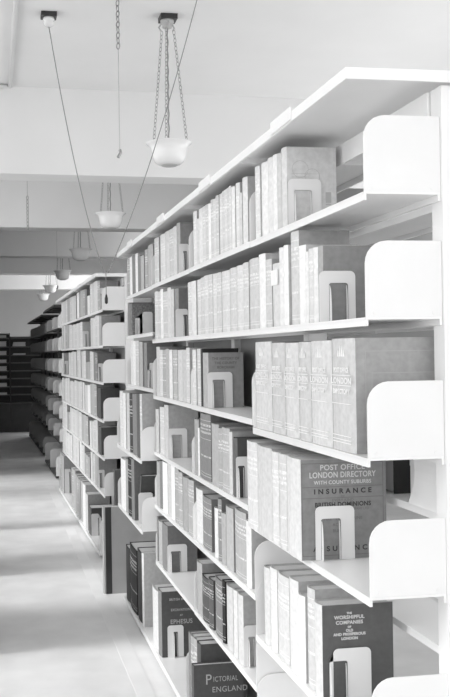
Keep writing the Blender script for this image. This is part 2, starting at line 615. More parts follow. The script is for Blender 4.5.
def book_mesh(w, h, d, detail=True):
    """cover (two boards and a slightly round spine) with the page block set in"""
    t = min(.003, w * .14)
    bul = min(.007, w * .16)
    bm = bmesh.new()
    n = 6
    outer = [(bul * (1 - math.sin(PI * k / n)), w * k / n) for k in range(n + 1)]
    inner = [(bul + .004 - bul * .6 * math.sin(PI * k / n), t + (w - 2 * t) * k / n) for k in range(n + 1)]
    pts = [(d, 0)] + outer + [(d, w), (d, w - t)] + inner[::-1] + [(d, t)]
    # quads between outer and inner loops keep the rim clean
    O = [(d, 0)] + outer + [(d, w)]
    I = [(d, t)] + inner + [(d, w - t)]
    lo = [[bm.verts.new((x, y, z)) for x, y in L] for z in (0, h) for L in (O, I)]
    oa, ia, ob, ib = lo
    for k in range(len(O) - 1):
        bm.faces.new((oa[k], oa[k + 1], ob[k + 1], ob[k]))
        bm.faces.new((ia[k], ib[k], ib[k + 1], ia[k + 1]))
        bm.faces.new((oa[k], ia[k], ia[k + 1], oa[k + 1]))
        bm.faces.new((ob[k], ob[k + 1], ib[k + 1], ib[k]))
    for k in (0, len(O) - 1):
        bm.faces.new((oa[k], ob[k], ib[k], ia[k]))
    pg = bmesh.new()
    q = .004
    box(pg, (bul + .005, t + .0001, q), (d - q, w - t - .0001, h - q))
    return bm, pg


def place(case, x, y, z):
    """case coordinates to the room"""
    if case == 1:
        return Vector((XF + x, y, z)), 0.
    c, s = math.cos(A2), math.sin(A2)
    return Vector((.808 + c * x - s * y, 6.84 + s * x + c * y, z)), A2


NBOOK = 0


def make_book(case, bay, row, rec, z, idx, total):
    global NBOOK
    y0, y1, h, tone, var, dep, xo = rec
    y0, y1, h, dep, xo = y0 / 1000 + .0004, y1 / 1000 - .0004, h / 1000, dep / 1000, xo / 1000
    nxt = SHELF_Z.get((case, bay, row - 1)) if row < 7 else SHELF_Z.get((case, bay, 6), SHELF_Z.get((case, bay, 5)))
    h = min(h, (nxt - .019 - .003 if nxt and row > 1 else EYE + .57) - z)
    w = y1 - y0
    jit = ((NBOOK * 7919) % 11 - 5) * .0005 if var in 'plp' else 0
    bm, pg = book_mesh(w, h, dep)
    lettered = var == 'l' and tone != 'w' or (var == 'p' and (NBOOK * 31) % 3 == 0)
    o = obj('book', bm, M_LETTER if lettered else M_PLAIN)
    loc, rz = place(case, xo + jit, y0, z + .0006)
    o.location = loc
    o.rotation_euler = (0, 0, rz)
    v = TONE[tone] * (1 + (((NBOOK * 104729) % 17) - 8) * .012)
    o.color = (v, v, v, 1)
    if case == 1:
        obj('pages', pg, M_PAPER, o)
    else:
        pg.verts.ensure_lookup_table()
        me2 = obj('pages', pg, M_PAPER, o)
    NBOOK += 1
    size = 'thick ' if w > .1 and case == 1 else ('slim ' if w < .045 else '')
    lab = '%s%s book %s from far end, %s, %s' % (size, WORD[tone], ORD[total - idx], ROWN[row], BAYN[(case, bay)])
    tag(o, lab, 'book', 'books on the %s, %s' % (ROWN[row], BAYN[(case, bay)]))
    if var in SPECIAL:
        SPECIAL[var](o, w, h, dep)
    return o


def sp_dir(o, w, h, d):
    for zz, s, b in ((.80, .018, '\u2042'), (.70, .016, 'POST OFFICE'), (.60, .02, 'LONDON'), (.51, .016, 'DIRECTORY')):
        if b == '\u2042':
            bm = bmesh.new()             # a small crest stamped above the title
            for dy, hh in ((-.018, .016), (-.006, .026), (.006, .026), (.018, .016)):
                prism(bm, [(w / 2 + dy - .004, h * .84), (w / 2 + dy + .004, h * .84), (w / 2 + dy, h * .84 + hh)], 'x', -.0006, .0004)
            obj('crest', bm, M_LABEL, o)
            continue
        tw = w * .8
        c = text(b, s, M_LABEL, o, (-.0004, w / 2, h * zz), 'spine', fat=.0006)
        c.scale = (min(1.4, tw / (len(b) * s * .72)), 1, 1)
    bm = bmesh.new()
    for zz in (.42, .135, .10, .075, .67, .58):
        box(bm, (-.0005, w * .1, h * zz), (.0015, w * .9, h * zz + .0016))
    obj('stripe_pattern', bm, M_LABEL, o)
    if o.location.y < 2.1:               # the volume with its front board in view
        bm = bmesh.new()
        for a, b, c2, e in ((.03, .03, d - .02, h - .03), (.045, .10, d - .04, h - .08)):
            for p, q in (((a, b), (c2, b + .0015)), ((a, e - .0015), (c2, e)), ((a, b), (a + .0015, e)), ((c2 - .0015, b), (c2, e))):
                box(bm, (p[0], -.0006, p[1]), (q[0], .0004, q[1]))
        obj('border_pattern', bm, M_SILVER_TXT, o)
    lab = o['label']
    o['label'] = DIRLAB.pop(0)


DIRLAB = ['thick pale directory volume at the far end of the third shelf down, end bay',
          'second directory volume from the far end, third shelf down, end bay',
          'third directory volume from the far end, third shelf down, end bay',
          'fourth directory volume from the far end, third shelf down, end bay',
          'fifth directory volume from the far end, third shelf down, end bay',
          'pale directory volume with its plain grey cover in view behind the middle bracket']


def board(o, w, h, d, v):
    bm = bmesh.new()
    box(bm, (.006, -.0003, .001), (d, .001, h - .001))
    b = obj('front_board', bm, M_PLAIN, o)
    b.color = (v, v, v, 1)


def sp_pod(o, w, h, d):
    board(o, w, h, d, .36)
    m = .008
    bm = bmesh.new()
    for p, q in (((m, h * .04), (d - m, h * .04 + .0012)), ((m, h * .955), (d - m, h * .955 + .0012)), ((m, h * .72), (d - m, h * .72 + .0012)),
                 ((m, h * .61), (d - m, h * .61 + .0012)), ((m, h * .04), (m + .0012, h * .955)), ((d - m - .0012, h * .04), (d - m, h * .955))):
        box(bm, (p[0], -.0006, p[1]), (q[0], .0004, q[1]))
    obj('border_pattern', bm, M_GREY_TXT, o)
    c = d / 2
    L = [('POST OFFICE', .0195, .89, M_WHITE_TXT, .0003, 1.0), ('LONDON DIRECTORY', .0205, .815, M_WHITE_TXT, .0004, .82),
         ('WITH COUNTY SUBURBS', .0135, .75, M_WHITE_TXT, .0002, .95), ('I N S U R A N C E', .0175, .655, M_BLACK_TXT, .0006, 1.08),
         ('OF', .008, .615, M_GREY_TXT, 0, 1), ('EVERY KIND', .010, .575, M_GREY_TXT, 0, 1),
         ('BRITISH DOMINIONS', .016, .525, M_BLACK_TXT, .0005, .95), ('GENERAL INSURANCE COMPANY LTD', .0085, .485, M_GREY_TXT, 0, .9),
         ('FIRE   LIFE   MARINE', .011, .39, M_GREY_TXT, 0, 1), ('ACCIDENT', .011, .33, M_GREY_TXT, 0, 1), ('BURGLARY', .011, .27, M_GREY_TXT, 0, 1),
         ('A S S U R A N C E', .018, .085, M_BLACK_TXT, .0005, 1.08)]
    for b, s, z, mt, fat, sx in L:
        text(b, s, mt, o, (c, -.0004, h * z), 'cover', fat=fat, sx=sx)
    o['label'] = 'grey-covered directory with printed front board reading LONDON DIRECTORY, behind a bookend, end bay'


def sp_guild(o, w, h, d):
    board(o, w, h, d, .15)
    for b, s, z in (('THE', .007, .895), ('WORSHIPFUL', .0125, .845), ('COMPANIES', .0125, .79), ('OF', .007, .75), ('OLD', .009, .71), ('AND PROSPEROUS', .0095, .67), ('LONDON', .0095, .625)):
        text(b, s, M_WHITE_TXT, o, (d * .40, -.0004, h * z), 'cover', fat=.0004)
    o['label'] = 'dark grey book with small pale cover title behind a bookend, fifth shelf down, end bay'


def sp_eph(o, w, h, d):
    board(o, w, h, d, .12)
    for b, s, z in (('BRITISH MUSEUM', .016, .86), ('EXCAVATIONS', .016, .70), ('AT', .012, .62), ('EPHESUS', .03, .505)):
        text(b, s, M_SILVER_TXT, o, (d * .46, -.0004, h * z), 'cover', fat=.0003, sx=.88)
    o['label'] = 'dark book on the bottom shelf with EPHESUS on its cover, behind a bookend'


def sp_pict(o, w, h, d):
    text('P', .056, M_SILVER_TXT, o, (.050, -.0004, h * .70), 'cover', 'LEFT', sx=.9)
    text('ICTORIAL', .028, M_SILVER_TXT, o, (.081, -.0004, h * .735), 'cover', 'LEFT', sx=.75)
    text('ENGLAND', .030, M_SILVER_TXT, o, (.076, -.0004, h * .575), 'cover', 'LEFT', sx=.95)
    o['label'] = 'dark wide book on the bottom shelf lettered PICTORIAL ENGLAND, second bay'


def sp_hist(o, w, h, d):
    for b, s, z in (('THE HISTORY OF', .013, .87), ('THE COUNTY', .013, .79), ('BOROUGH', .013, .71)):
        text(b, s, M_GREY_TXT, o, (d * .52, -.0004, h * z), 'cover', fat=.0003)


def sp_stamp(o, w, h, d):
    board(o, w, h, d, .95)
    bm = bmesh.new()                     # faint round library stamps on the front board
    for cx, cz, r in ((.045, h * .72, .024), (.08, h * .63, .022)):
        for k in range(24):
            a, b = 2 * PI * k / 24, 2 * PI * (k + 1) / 24
            v = [bm.verts.new((cx + q * math.cos(t), -.0006, cz + q * math.sin(t))) for q, t in ((r, a), (r, b), (r - .0012, b), (r - .0012, a))]
            bm.faces.new(v)
    for x, z, ww, hh in ((.02, h * .66, .075, .001), (.02, h * .62, .05, .001), (.118, h * .30, .016, .03), (.118, h * .27, .016, .004)):
        box(bm, (x, -.0006, z), (x + ww, .0003, z + hh))
    obj('library_stamp', bm, M_SILVER_TXT, o)
    o['label'] = 'pale book with faint round stamps on its cover, top shelf, end bay'


def sp_tag(o, w, h, d):
    bm = bmesh.new()
    box(bm, (-.0008, .006, h * .66), (.003, w - .006, h * .9))
    obj('spine_label', bm, M_LABEL, o)
    o['label'] = 'pale grey book with a white paper label on its spine, second shelf down, end bay'


def sp_speck(o, w, h, d):
    o['label'] = 'dark mottled book behind a bookend, second shelf down, fourth bay, first bookcase'
    o.data.materials[0] = paint('mottled_board', .17, .6, .55, 110)


SPECIAL = dict(dir=sp_dir, pod=sp_pod, guild=sp_guild, eph=sp_eph, pict=sp_pict, hist=sp_hist, stamp=sp_stamp, tag=sp_tag, speck=sp_speck)

# rows of books: (bookcase, bay, shelf), then each book as
# (near edge, far edge, height, tone, kind of spine, depth, setback from the shelf edge) in millimetres
BOOKS = [
 (1, 1, 1, [(2756, 2803, 221, 'w','p', 150, 4), (2687, 2755, 221, 'w','l', 150, 4), (2627, 2686, 223, 'w','p', 150, 4), (2588, 2626, 221, 'w','l', 150, 4), (2550, 2588, 216, 'l','p', 150, 4), (2499, 2546, 226, 'l','stamp', 150, 4)]),
 (1, 1, 2, [(2789, 2896, 220, 'l','l', 150, 4), (2716, 2786, 224, 'w','l', 150, 4), (2652, 2713, 201, 'l','l', 150, 4), (2575, 2647, 182, 'l','tag', 150, 4), (2530, 2570, 221, 'w','p', 150, 4), (2489, 2526, 223, 'w','p', 150, 4), (2415, 2483, 253, 'l','l', 150, 4), (2357, 2413, 208, 'w','p', 150, 4), (2329, 2356, 187, 'w','l', 150, 4), (2295, 2327, 191, 'l','p', 150, 4), (2258, 2293, 190, 'w','l', 150, 4), (2221, 2256, 189, 'g','p', 155, 4)]),
 (1, 1, 3, [(2669, 2841, 267, 'l','dir', 165, 4), (2543, 2666, 262, 'l','dir', 165, 4), (2423, 2540, 260, 'l','dir', 165, 4), (2326, 2421, 261, 'l','dir', 165, 4), (2174, 2324, 262, 'l','dir', 240, 4), (2025, 2172, 265, 'l','dir', 255, 4)]),
 (1, 1, 4, [(2727, 2841, 267, 'l','p', 180, -30), (2578, 2725, 264, 'l','p', 238, -30), (2512, 2575, 260, 'l','l', 238, -30), (2440, 2509, 261, 'l','p', 238, -30), (2318, 2437, 261, 'l','pod', 238, -30)]),
 (1, 1, 5, [(2720, 2778, 233, 'l','p', 150, 4), (2646, 2717, 246, 'l','l', 150, 4), (2533, 2640, 247, 'l','l', 150, 4), (2450, 2529, 258, 'l','p', 150, 4), (2395, 2448, 231, 'w','p', 150, 4), (2331, 2390, 265, 'l','l', 150, 4), (2268, 2329, 241, 'l','guild', 195, 4)]),
 (1, 2, 1, [(3656, 3718, 229, 'w','p', 150, 4), (3615, 3656, 183, 'l','p', 150, 4), (3549, 3609, 214, 'w','l', 150, 4), (3490, 3546, 212, 'l','l', 150, 4), (3440, 3488, 212, 'l','l', 150, 4), (3397, 3438, 208, 'w','p', 150, 4), (3352, 3395, 216, 'l','l', 150, 4), (3313, 3350, 212, 'l','l', 150, 4), (3274, 3311, 217, 'l','l', 150, 4), (3236, 3272, 217, 'l','l', 150, 4), (3198, 3234, 220, 'l','l', 150, 4), (3163, 3197, 219, 'l','l', 150, 4), (3128, 3161, 219, 'l','l', 150, 4), (3101, 3126, 221, 'l','l', 150, 4), (3058, 3099, 211, 'w','p', 150, 4), (2994, 3041, 212, 'w','p', 150, 4), (2961, 2993, 173, 'l','p', 150, 4), (2898, 2956, 213, 'w','p', 150, 4)]),
 (1, 2, 2, [(3764, 3826, 220, 'l','p', 150, 4), (3676, 3762, 219, 'w','p', 150, 4), (3603, 3667, 218, 'l','l', 150, 4), (3549, 3601, 221, 'l','l', 150, 4), (3474, 3547, 223, 'l','l', 150, 4), (3405, 3472, 221, 'l','l', 150, 4), (3336, 3392, 218, 'l','l', 150, 4), (3264, 3334, 216, 'l','l', 150, 4), (3143, 3257, 213, 'l','l', 150, 4), (3051, 3139, 214, 'l','l', 150, 4), (2965, 3048, 214, 'l','l', 150, 4), (2899, 2962, 216, 'l','l', 150, 4)]),
 (1, 2, 3, [(3696, 3755, 224, 'l','p', 150, 4), (3615, 3694, 227, 'l','l', 150, 4), (3586, 3611, 227, 'k','p', 150, 4), (3490, 3584, 211, 'g','hist', 145, 4)]),
 (1, 2, 4, [(3678, 3755, 224, 'g','p', 150, 4), (3651, 3675, 193, 'w','p', 150, 4), (3466, 3643, 256, 'm','l', 150, 4), (3337, 3452, 228, 'g','p', 150, 4), (3288, 3336, 219, 'g','l', 150, 4), (3173, 3286, 226, 'g','l', 150, 4), (3134, 3172, 218, 'l','p', 150, 4), (3077, 3125, 201, 'd','tagl', 150, 4)]),
 (1, 2, 5, [(3635, 3755, 214, 'w','p', 150, 4), (3483, 3634, 202, 'm','l', 150, 4), (3372, 3424, 185, 'w','p', 150, 4), (3318, 3367, 227, 'm','p', 150, 4), (3255, 3318, 185, 'g','p', 150, 4), (3148, 3250, 220, 'g','p', 150, 4), (2979, 3123, 231, 'g','l', 150, 4), (2917, 2978, 215, 'w','p', 150, 4)]),
 (1, 2, 6, [(3646, 3742, 209, 'g','p', 150, 4), (3533, 3646, 173, 'd','l', 150, 4), (3453, 3528, 188, 'd','l', 150, 4), (3324, 3441, 214, 'm','l', 150, 4), (3285, 3321, 225, 'b','p', 150, 4), (3176, 3264, 227, 'l','p', 150, 4), (3112, 3163, 233, 'l','p', 150, 4), (3034, 3103, 236, 'l','pm', 150, 4)]),
 (1, 2, 7, [(3726, 3755, 312, 'm','p', 190, -30), (3659, 3726, 312, 'g','l', 190, -30), (3603, 3656, 319, 'g','p', 190, -30), (3540, 3601, 321, 'd','p', 190, -30), (3507, 3539, 253, 'd','pict', 200, -66)]),
 (1, 3, 1, [(4498, 4622, 230, 'l','p', 150, 4), (4353, 4483, 231, 'l','l', 150, 4), (4248, 4347, 225, 'l','p', 150, 4), (4147, 4245, 218, 'l','l', 150, 4), (4070, 4141, 218, 'l','p', 150, 4), (3988, 4059, 228, 'g','p', 140, 4)]),
 (1, 3, 2, [(4555, 4647, 236, 'l','p', 150, 4), (4466, 4552, 230, 'l','l', 150, 4), (4412, 4463, 237, 'w','p', 150, 4), (4294, 4410, 219, 'l','p', 150, 4), (4209, 4287, 230, 'l','p', 150, 4), (4138, 4200, 218, 'l','p', 150, 4), (4042, 4114, 214, 'm','tagl', 140, 4)]),
 (1, 3, 3, [(4539, 4630, 242, 'l','p', 150, 4), (4455, 4537, 227, 'l','l', 150, 4), (4373, 4452, 226, 'g','p', 150, 4), (4291, 4367, 230, 'g','p', 150, 4), (4207, 4281, 225, 'w','p', 150, 4), (4090, 4190, 224, 'g','l', 150, 4), (3978, 4078, 223, 'l','p', 150, 4), (3885, 3976, 223, 'l','p', 150, 4), (3819, 3880, 231, 'l','l', 150, 4)]),
 (1, 3, 4, [(4571, 4655, 216, 'l','p', 150, 4), (4449, 4568, 232, 'l','l', 150, 4), (4327, 4432, 248, 'l','pm', 150, 4)]),
 (1, 3, 5, [(4582, 4668, 223, 'g','p', 150, 4), (4512, 4580, 234, 'm','p', 150, 4), (4376, 4507, 240, 'w','p', 150, 4), (4274, 4363, 249, 'l','p', 150, 4), (4192, 4272, 250, 'w','p', 150, 4), (4101, 4178, 247, 'g','l', 150, 4), (4012, 4100, 239, 'g','l', 150, 4), (3898, 4005, 230, 'g','p', 150, 4), (3776, 3893, 233, 'g','l', 150, 4)]),
 (1, 3, 6, [(4647, 4668, 224, 'm','p', 150, 4), (4552, 4646, 213, 'g','p', 150, 4), (4400, 4547, 221, 'm','pl', 150, 4)]),
 (1, 3, 7, [(4495, 4655, 288, 'w','p', 190, -30), (4390, 4490, 313, 'm','eph', 220, -30)]),
 (1, 4, 1, [(5492, 5581, 256, 'g','p', 150, 4), (5391, 5471, 255, 'w','p', 150, 4), (5263, 5377, 231, 'm','p', 150, 4), (5164, 5251, 219, 'w','p', 150, 4), (5069, 5161, 198, 'm','p', 150, 4), (4954, 5059, 186, 'g','p', 150, 4), (4860, 4944, 207, 'g','p', 150, 4), (4691, 4851, 216, 'g','p', 150, 4)]),
 (1, 4, 2, [(5535, 5581, 199, 'm','p', 150, 4), (5415, 5528, 187, 'd','speck', 150, 4)]),
 (1, 4, 3, [(5405, 5501, 257, 'w','p', 150, 4), (5309, 5401, 255, 'w','p', 150, 4), (5186, 5305, 254, 'l','p', 150, 4), (5052, 5169, 246, 'g','p', 150, 4), (4905, 5005, 238, 'm','p', 150, 4)]),
 (1, 4, 4, [(5373, 5494, 323, 'w','p', 220, -64), (5250, 5357, 316, 'w','p', 220, -64), (5139, 5242, 321, 'l','p', 220, -64), (5026, 5124, 320, 'k','p', 220, -64), (4875, 5019, 325, 'm','p', 220, -64), (4746, 4868, 330, 'd','p', 220, -64), (4687, 4739, 334, 'l','p', 220, -64)]),
 (1, 4, 5, [(5307, 5513, 286, 'w','p', 220, -64), (5218, 5291, 302, 'g','p', 220, -64), (5078, 5210, 314, 'b','p', 220, -64), (4974, 5071, 327, 'm','p', 220, -64)]),
 (1, 4, 7, [(5393, 5545, 314, 'k','p', 200, -34), (5128, 5381, 358, 'b','p', 200, -34), (4957, 5123, 379, 'k','p', 200, -34), (4903, 4952, 391, 'w','p', 200, -34)]),
 (2, 0, 1, [(3236, 3412, 245, 'l','p', 150, 4), (3060, 3236, 251, 'l','p', 150, 4), (2886, 3045, 247, 'l','p', 150, 4), (2726, 2886, 253, 'l','p', 150, 4), (2588, 2713, 246, 'g','p', 150, 4), (2464, 2588, 242, 'g','p', 150, 4), (2266, 2454, 232, 'l','p', 150, 4), (2075, 2255, 225, 'l','p', 150, 4), (1874, 2065, 222, 'l','p', 150, 4), (1644, 1833, 244, 'w','p', 150, 4), (1454, 1575, 240, 'g','p', 150, 4), (1333, 1454, 236, 'g','p', 150, 4), (1179, 1317, 228, 'g','p', 150, 4), (1030, 1163, 224, 'm','p', 150, 4), (811, 994, 155, 'w','p', 150, 4), (655, 778, 237, 'l','p', 150, 4), (533, 655, 233, 'l','p', 150, 4), (302, 525, 236, 'l','p', 150, 4), (160, 295, 225, 'g','p', 150, 4)]),
 (2, 0, 2, [(3198, 3374, 252, 'l','p', 150, 4), (3022, 3198, 258, 'l','p', 150, 4), (2842, 3011, 240, 'g','p', 150, 4), (2672, 2842, 246, 'g','p', 150, 4), (2478, 2630, 236, 'l','p', 150, 4), (2326, 2478, 232, 'l','p', 150, 4), (2169, 2316, 218, 'l','p', 150, 4), (2022, 2169, 224, 'l','p', 150, 4), (1857, 2012, 217, 'l','p', 150, 4), (1702, 1857, 223, 'l','p', 150, 4), (1532, 1692, 219, 'l','p', 150, 4), (1372, 1532, 225, 'l','p', 150, 4), (648, 806, 230, 'l','p', 150, 4), (490, 648, 226, 'l','p', 150, 4), (369, 482, 234, 'l','p', 150, 4), (255, 369, 230, 'l','p', 150, 4), (116, 249, 224, 'g','p', 150, 4)]),
 (2, 0, 3, [(3233, 3412, 229, 'l','p', 150, 4), (2521, 2654, 230, 'l','p', 150, 4), (2388, 2521, 226, 'l','p', 150, 4), (2256, 2377, 233, 'l','p', 150, 4), (2135, 2256, 239, 'l','p', 150, 4), (1914, 2126, 233, 'l','p', 150, 4), (1744, 1903, 246, 'l','p', 150, 4), (1584, 1744, 252, 'l','p', 150, 4), (1346, 1519, 235, 'l','p', 150, 4), (1174, 1346, 241, 'l','p', 150, 4), (1012, 1149, 141, 'g','p', 150, 4), (874, 1012, 147, 'g','p', 150, 4), (731, 849, 231, 'l','p', 150, 4), (613, 731, 227, 'l','p', 150, 4), (488, 608, 222, 'm','p', 150, 4), (368, 488, 218, 'm','p', 150, 4)]),
 (2, 0, 4, [(3240, 3412, 241, 'l','p', 150, 4), (3068, 3240, 237, 'l','p', 150, 4), (2915, 3057, 251, 'l','p', 150, 4), (2773, 2915, 247, 'l','p', 150, 4), (2631, 2773, 253, 'l','p', 150, 4), (2436, 2584, 228, 'l','p', 150, 4), (2287, 2436, 234, 'l','p', 150, 4), (2139, 2287, 230, 'l','p', 150, 4), (1944, 2129, 247, 'l','p', 150, 4), (1760, 1944, 243, 'l','p', 150, 4), (1604, 1744, 243, 'l','p', 150, 4), (1465, 1604, 249, 'l','p', 150, 4), (1325, 1465, 245, 'l','p', 150, 4), (1093, 1290, 228, 'l','p', 150, 4), (891, 1085, 234, 'w','p', 150, 4), (739, 876, 249, 'g','p', 150, 4), (602, 739, 255, 'g','p', 150, 4), (465, 602, 251, 'g','p', 150, 4), (214, 394, 231, 'd','p', 150, 4)]),
 (2, 0, 5, [(3240, 3395, 268, 'l','p', 150, 4), (3084, 3240, 264, 'l','p', 150, 4), (2929, 3084, 270, 'l','p', 150, 4), (2778, 2902, 180, 'g','p', 150, 4), (2654, 2778, 186, 'g','p', 150, 4), (2477, 2626, 243, 'l','p', 150, 4), (2327, 2477, 239, 'l','p', 150, 4), (2178, 2327, 245, 'l','p', 150, 4), (1984, 2171, 243, 'l','p', 150, 4), (1798, 1984, 249, 'l','p', 150, 4), (1563, 1783, 246, 'l','p', 150, 4), (1382, 1550, 238, 'g','p', 150, 4), (1214, 1382, 244, 'g','p', 150, 4), (1046, 1214, 240, 'g','p', 150, 4), (803, 923, 219, 'l','p', 150, 4), (683, 803, 225, 'l','p', 150, 4), (559, 675, 243, 'l','p', 150, 4), (443, 559, 249, 'l','p', 150, 4), (225, 369, 211, 'd','p', 150, 4)]),
 (2, 0, 6, [(3266, 3412, 255, 'l','p', 150, 4), (3119, 3266, 261, 'l','p', 150, 4), (2973, 3119, 257, 'l','p', 150, 4), (2823, 2961, 233, 'l','p', 150, 4), (2686, 2823, 239, 'l','p', 150, 4), (2549, 2686, 235, 'l','p', 150, 4), (2411, 2549, 241, 'l','p', 150, 4), (2263, 2406, 256, 'l','p', 150, 4), (2120, 2263, 252, 'l','p', 150, 4), (1977, 2120, 258, 'l','p', 150, 4), (1834, 1977, 254, 'l','p', 150, 4), (1598, 1768, 263, 'w','p', 150, 4), (1479, 1596, 234, 'l','p', 150, 4), (1361, 1479, 240, 'l','p', 150, 4), (1227, 1357, 184, 'g','p', 150, 4), (1097, 1227, 180, 'g','p', 150, 4), (967, 1097, 176, 'g','p', 150, 4), (768, 887, 241, 'l','p', 150, 4), (649, 768, 237, 'l','p', 150, 4), (528, 643, 255, 'g','p', 150, 4), (413, 528, 251, 'g','p', 150, 4)]),
 (2, 0, 7, [(3252, 3382, 407, 'g','p', 200, -34), (3122, 3252, 403, 'g','p', 200, -34), (2992, 3122, 409, 'g','p', 200, -34), (1993, 2178, 373, 'g','p', 190, -34), (1807, 1993, 379, 'g','p', 190, -34), (1663, 1802, 356, 'g','p', 190, -34), (1525, 1663, 352, 'g','p', 190, -34), (1386, 1525, 348, 'g','p', 190, -34), (1247, 1386, 354, 'g','p', 190, -34), (1036, 1239, 350, 'w','p', 190, -34), (854, 1032, 296, 'l','p', 190, -34), (623, 797, 221, 'd','p', 200, -34)]),
]
SHELF_Z = {}
for b in range(4):
    for r, z in enumerate(ROWS1[b]):
        SHELF_Z[(1, b + 1, r + 1)] = z + .019
    SHELF_Z[(1, b + 1, 7)] = BASE_TOP
for r, z in enumerate(R2):
    SHELF_Z[(2, 0, r + 1)] = z + .019
SHELF_Z[(2, 0, 7)] = BASE_TOP
for case, bay, row, recs in BOOKS:
    for i, rec in enumerate(recs):
        make_book(case, bay, row, rec, SHELF_Z[(case, bay, row)], i, len(recs))

# ------------------------------------------------------------------ bookends
ENDS = [
 (1, 1, 1, 2495, 12, 96, 132, 28, 81, 101),
 (1, 1, 2, 2217, -3, 94, 126, 22, 72, 96),
 (1, 1, 4, 2314, 12, 106, 139, 27, 81, 107),
 (1, 1, 5, 2264, 36, 101, 130, 26, 74, 99),
 (1, 2, 3, 3486, 6, 98, 136, 25, 74, 107),
 (1, 2, 4, 3073, 4, 45, 139, 10, 34, 108),
 (1, 2, 6, 3030, 10, 64, 138, 25, 49, 100),
 (1, 3, 1, 3984, 4, 44, 128, 22, 39, 97),
 (1, 3, 2, 4038, -5, 56, 123, 29, 50, 97),
 (1, 3, 4, 4323, 5, 94, 139, 23, 74, 109),
 (1, 3, 6, 4396, 9, 96, 133, 25, 75, 100),
 (1, 3, 7, 4386, 2, 78, 152, 31, 52, 121),
 (1, 4, 2, 5411, 70, 61, 137, 27, 55, 101),
 (1, 4, 3, 4901, 21, 36, 131, 11, 27, 94),
 (1, 4, 5, 4864, -55, 78, 164, 26, 62, 132),
 (2, 0, 1, 156, 11, 33, 168, 13, 24, 123),
 (2, 0, 2, 1368, 8, 55, 143, 31, 48, 116),
 (2, 0, 3, 364, 13, 39, 136, 18, 32, 109),
 (2, 0, 3, 3229, 17, 42, 142, 18, 35, 110),
 (2, 0, 6, 409, 10, 47, 139, 15, 38, 115),
 (2, 0, 7, 2988, -20, 62, 256, 25, 49, 223),
 (2, 0, 7, 619, -27, 62, 176, 25, 54, 143),
]


def bookend(case, bay, row, y, x, w, h, ox0, ox1, oh):
    """stamped plate: rounded arch with a punched-out tongue, on a thin foot"""
    z = SHELF_Z[(case, bay, row)] + .0006
    y, x, w, h, ox0, ox1, oh = [q / 1000 for q in (y, x, w, h, ox0, ox1, oh)]
    a, b = ox0 - .0, ox1
    bm = bmesh.new()
    r = min(.014, w * .2)
    n = 6
    outer = [(0, 0)] + [(r + r * math.cos(t), h - r + r * math.sin(t)) for t in [PI - PI / 2 * k / n for k in range(n + 1)]] + \
            [(w - r + r * math.cos(t), h - r + r * math.sin(t)) for t in [PI / 2 - PI / 2 * k / n for k in range(n + 1)]] + [(w, 0)]
    a, b = a - x, b - x
    q = min(.006, (b - a) * .2)
    inner = [(a, 0)] + [(a + q + q * math.cos(t), oh - q + q * math.sin(t)) for t in [PI - PI / 2 * k / n for k in range(n + 1)]] + \
            [(b - q + q * math.cos(t), oh - q + q * math.sin(t)) for t in [PI / 2 - PI / 2 * k / n for k in range(n + 1)]] + [(b, 0)]
    V = [[bm.verts.new((px, py, pz)) for px, pz in L] for py in (0, .0016) for L in (outer, inner)]
    fo, fi, bo, bi = V
    for k in range(len(outer) - 1):
        bm.faces.new((fo[k], fo[k + 1], fi[k + 1], fi[k]))
        bm.faces.new((bo[k], bi[k], bi[k + 1], bo[k + 1]))
        bm.faces.new((fo[k], bo[k], bo[k + 1], fo[k + 1]))
        bm.faces.new((fi[k], fi[k + 1], bi[k + 1], bi[k]))
    for k in (0, len(outer) - 1):
        bm.faces.new((fo[k], fi[k], bi[k], bo[k]))
    o = obj('bookend', bm, M_ENDS)
    # the tongue: a strip bent forward out of the opening, edge-on flanges either side of the slot
    bm = bmesh.new()
    k = 10
    for xs in (a + .001, b - .0015 - .004):
        dep = .012 if xs < (a + b) / 2 else .006
        pts = [(0 - .0002, 0)] + [(-dep * min(1, math.sqrt(max(0, 1 - (i / k) ** 3))) - .0002, (oh - .006) * i / k) for i in range(k + 1)]
        pts = [(-.0002, .0)] + [p for p in pts[1:]]
        prism(bm, pts, 'x', xs, xs + .0015)
    obj('tongue', bm, M_ENDS, o)
    loc, rz = place(case, x, y - .0005, z)
    o.location = loc
    o.rotation_euler = (0, 0, rz)
    what = {(1, 1, 1): 'against stamped book', (1, 1, 4): 'against printed directory', (1, 3, 7): 'against EPHESUS'}.get((case, bay, row))
    if (case, bay, row) in ((2, 0, 3), (2, 0, 7)):
        what = 'at the far end' if y > 1 else 'beside the cross aisle'
    lab = 'white bookend%s, %s, %s' % (' ' + what if what else '', ROWN[row], BAYN[(case, bay)])
    tag(o, lab, 'bookend', 'metal bookends')


for e in ENDS:
    bookend(*e)

# ------------------------------------------------------------------ loose volumes
# leaning dark board on the fifth shelf down of the fourth bay
bm, pg = book_mesh(.022, .27, .2)
lb = obj('book', bm, M_PLAIN)
lb.color = (.11, .11, .11, 1)
obj('pages', pg, M_PAPER, lb)
lb.rotation_euler = (.36, 0, 0)
lb.location = (.765, 4.941, SHELF_Z[(1, 4, 5)] + .001)
tag(lb, 'dark grey book leaning behind a bookend, fifth shelf down, fourth bay, first bookcase', 'book')

# giant folio on the floor at the far end of the first bookcase
bm, pg = book_mesh(.05, .545, .37)
fo = obj('folio_volume', bm, M_FOLIO)
obj('pages', pg, M_PAPER, fo)
fo.location = (.672, 5.82, .0)
bm = bmesh.new()
box(bm, (.017, -.0012, .001), (.055, -.0001, .544))
obj('spine_strip', bm, M_BLACK, fo)
tag(fo, 'huge grey folio with a black spine standing on the floor at the first bookcase end', 'book')

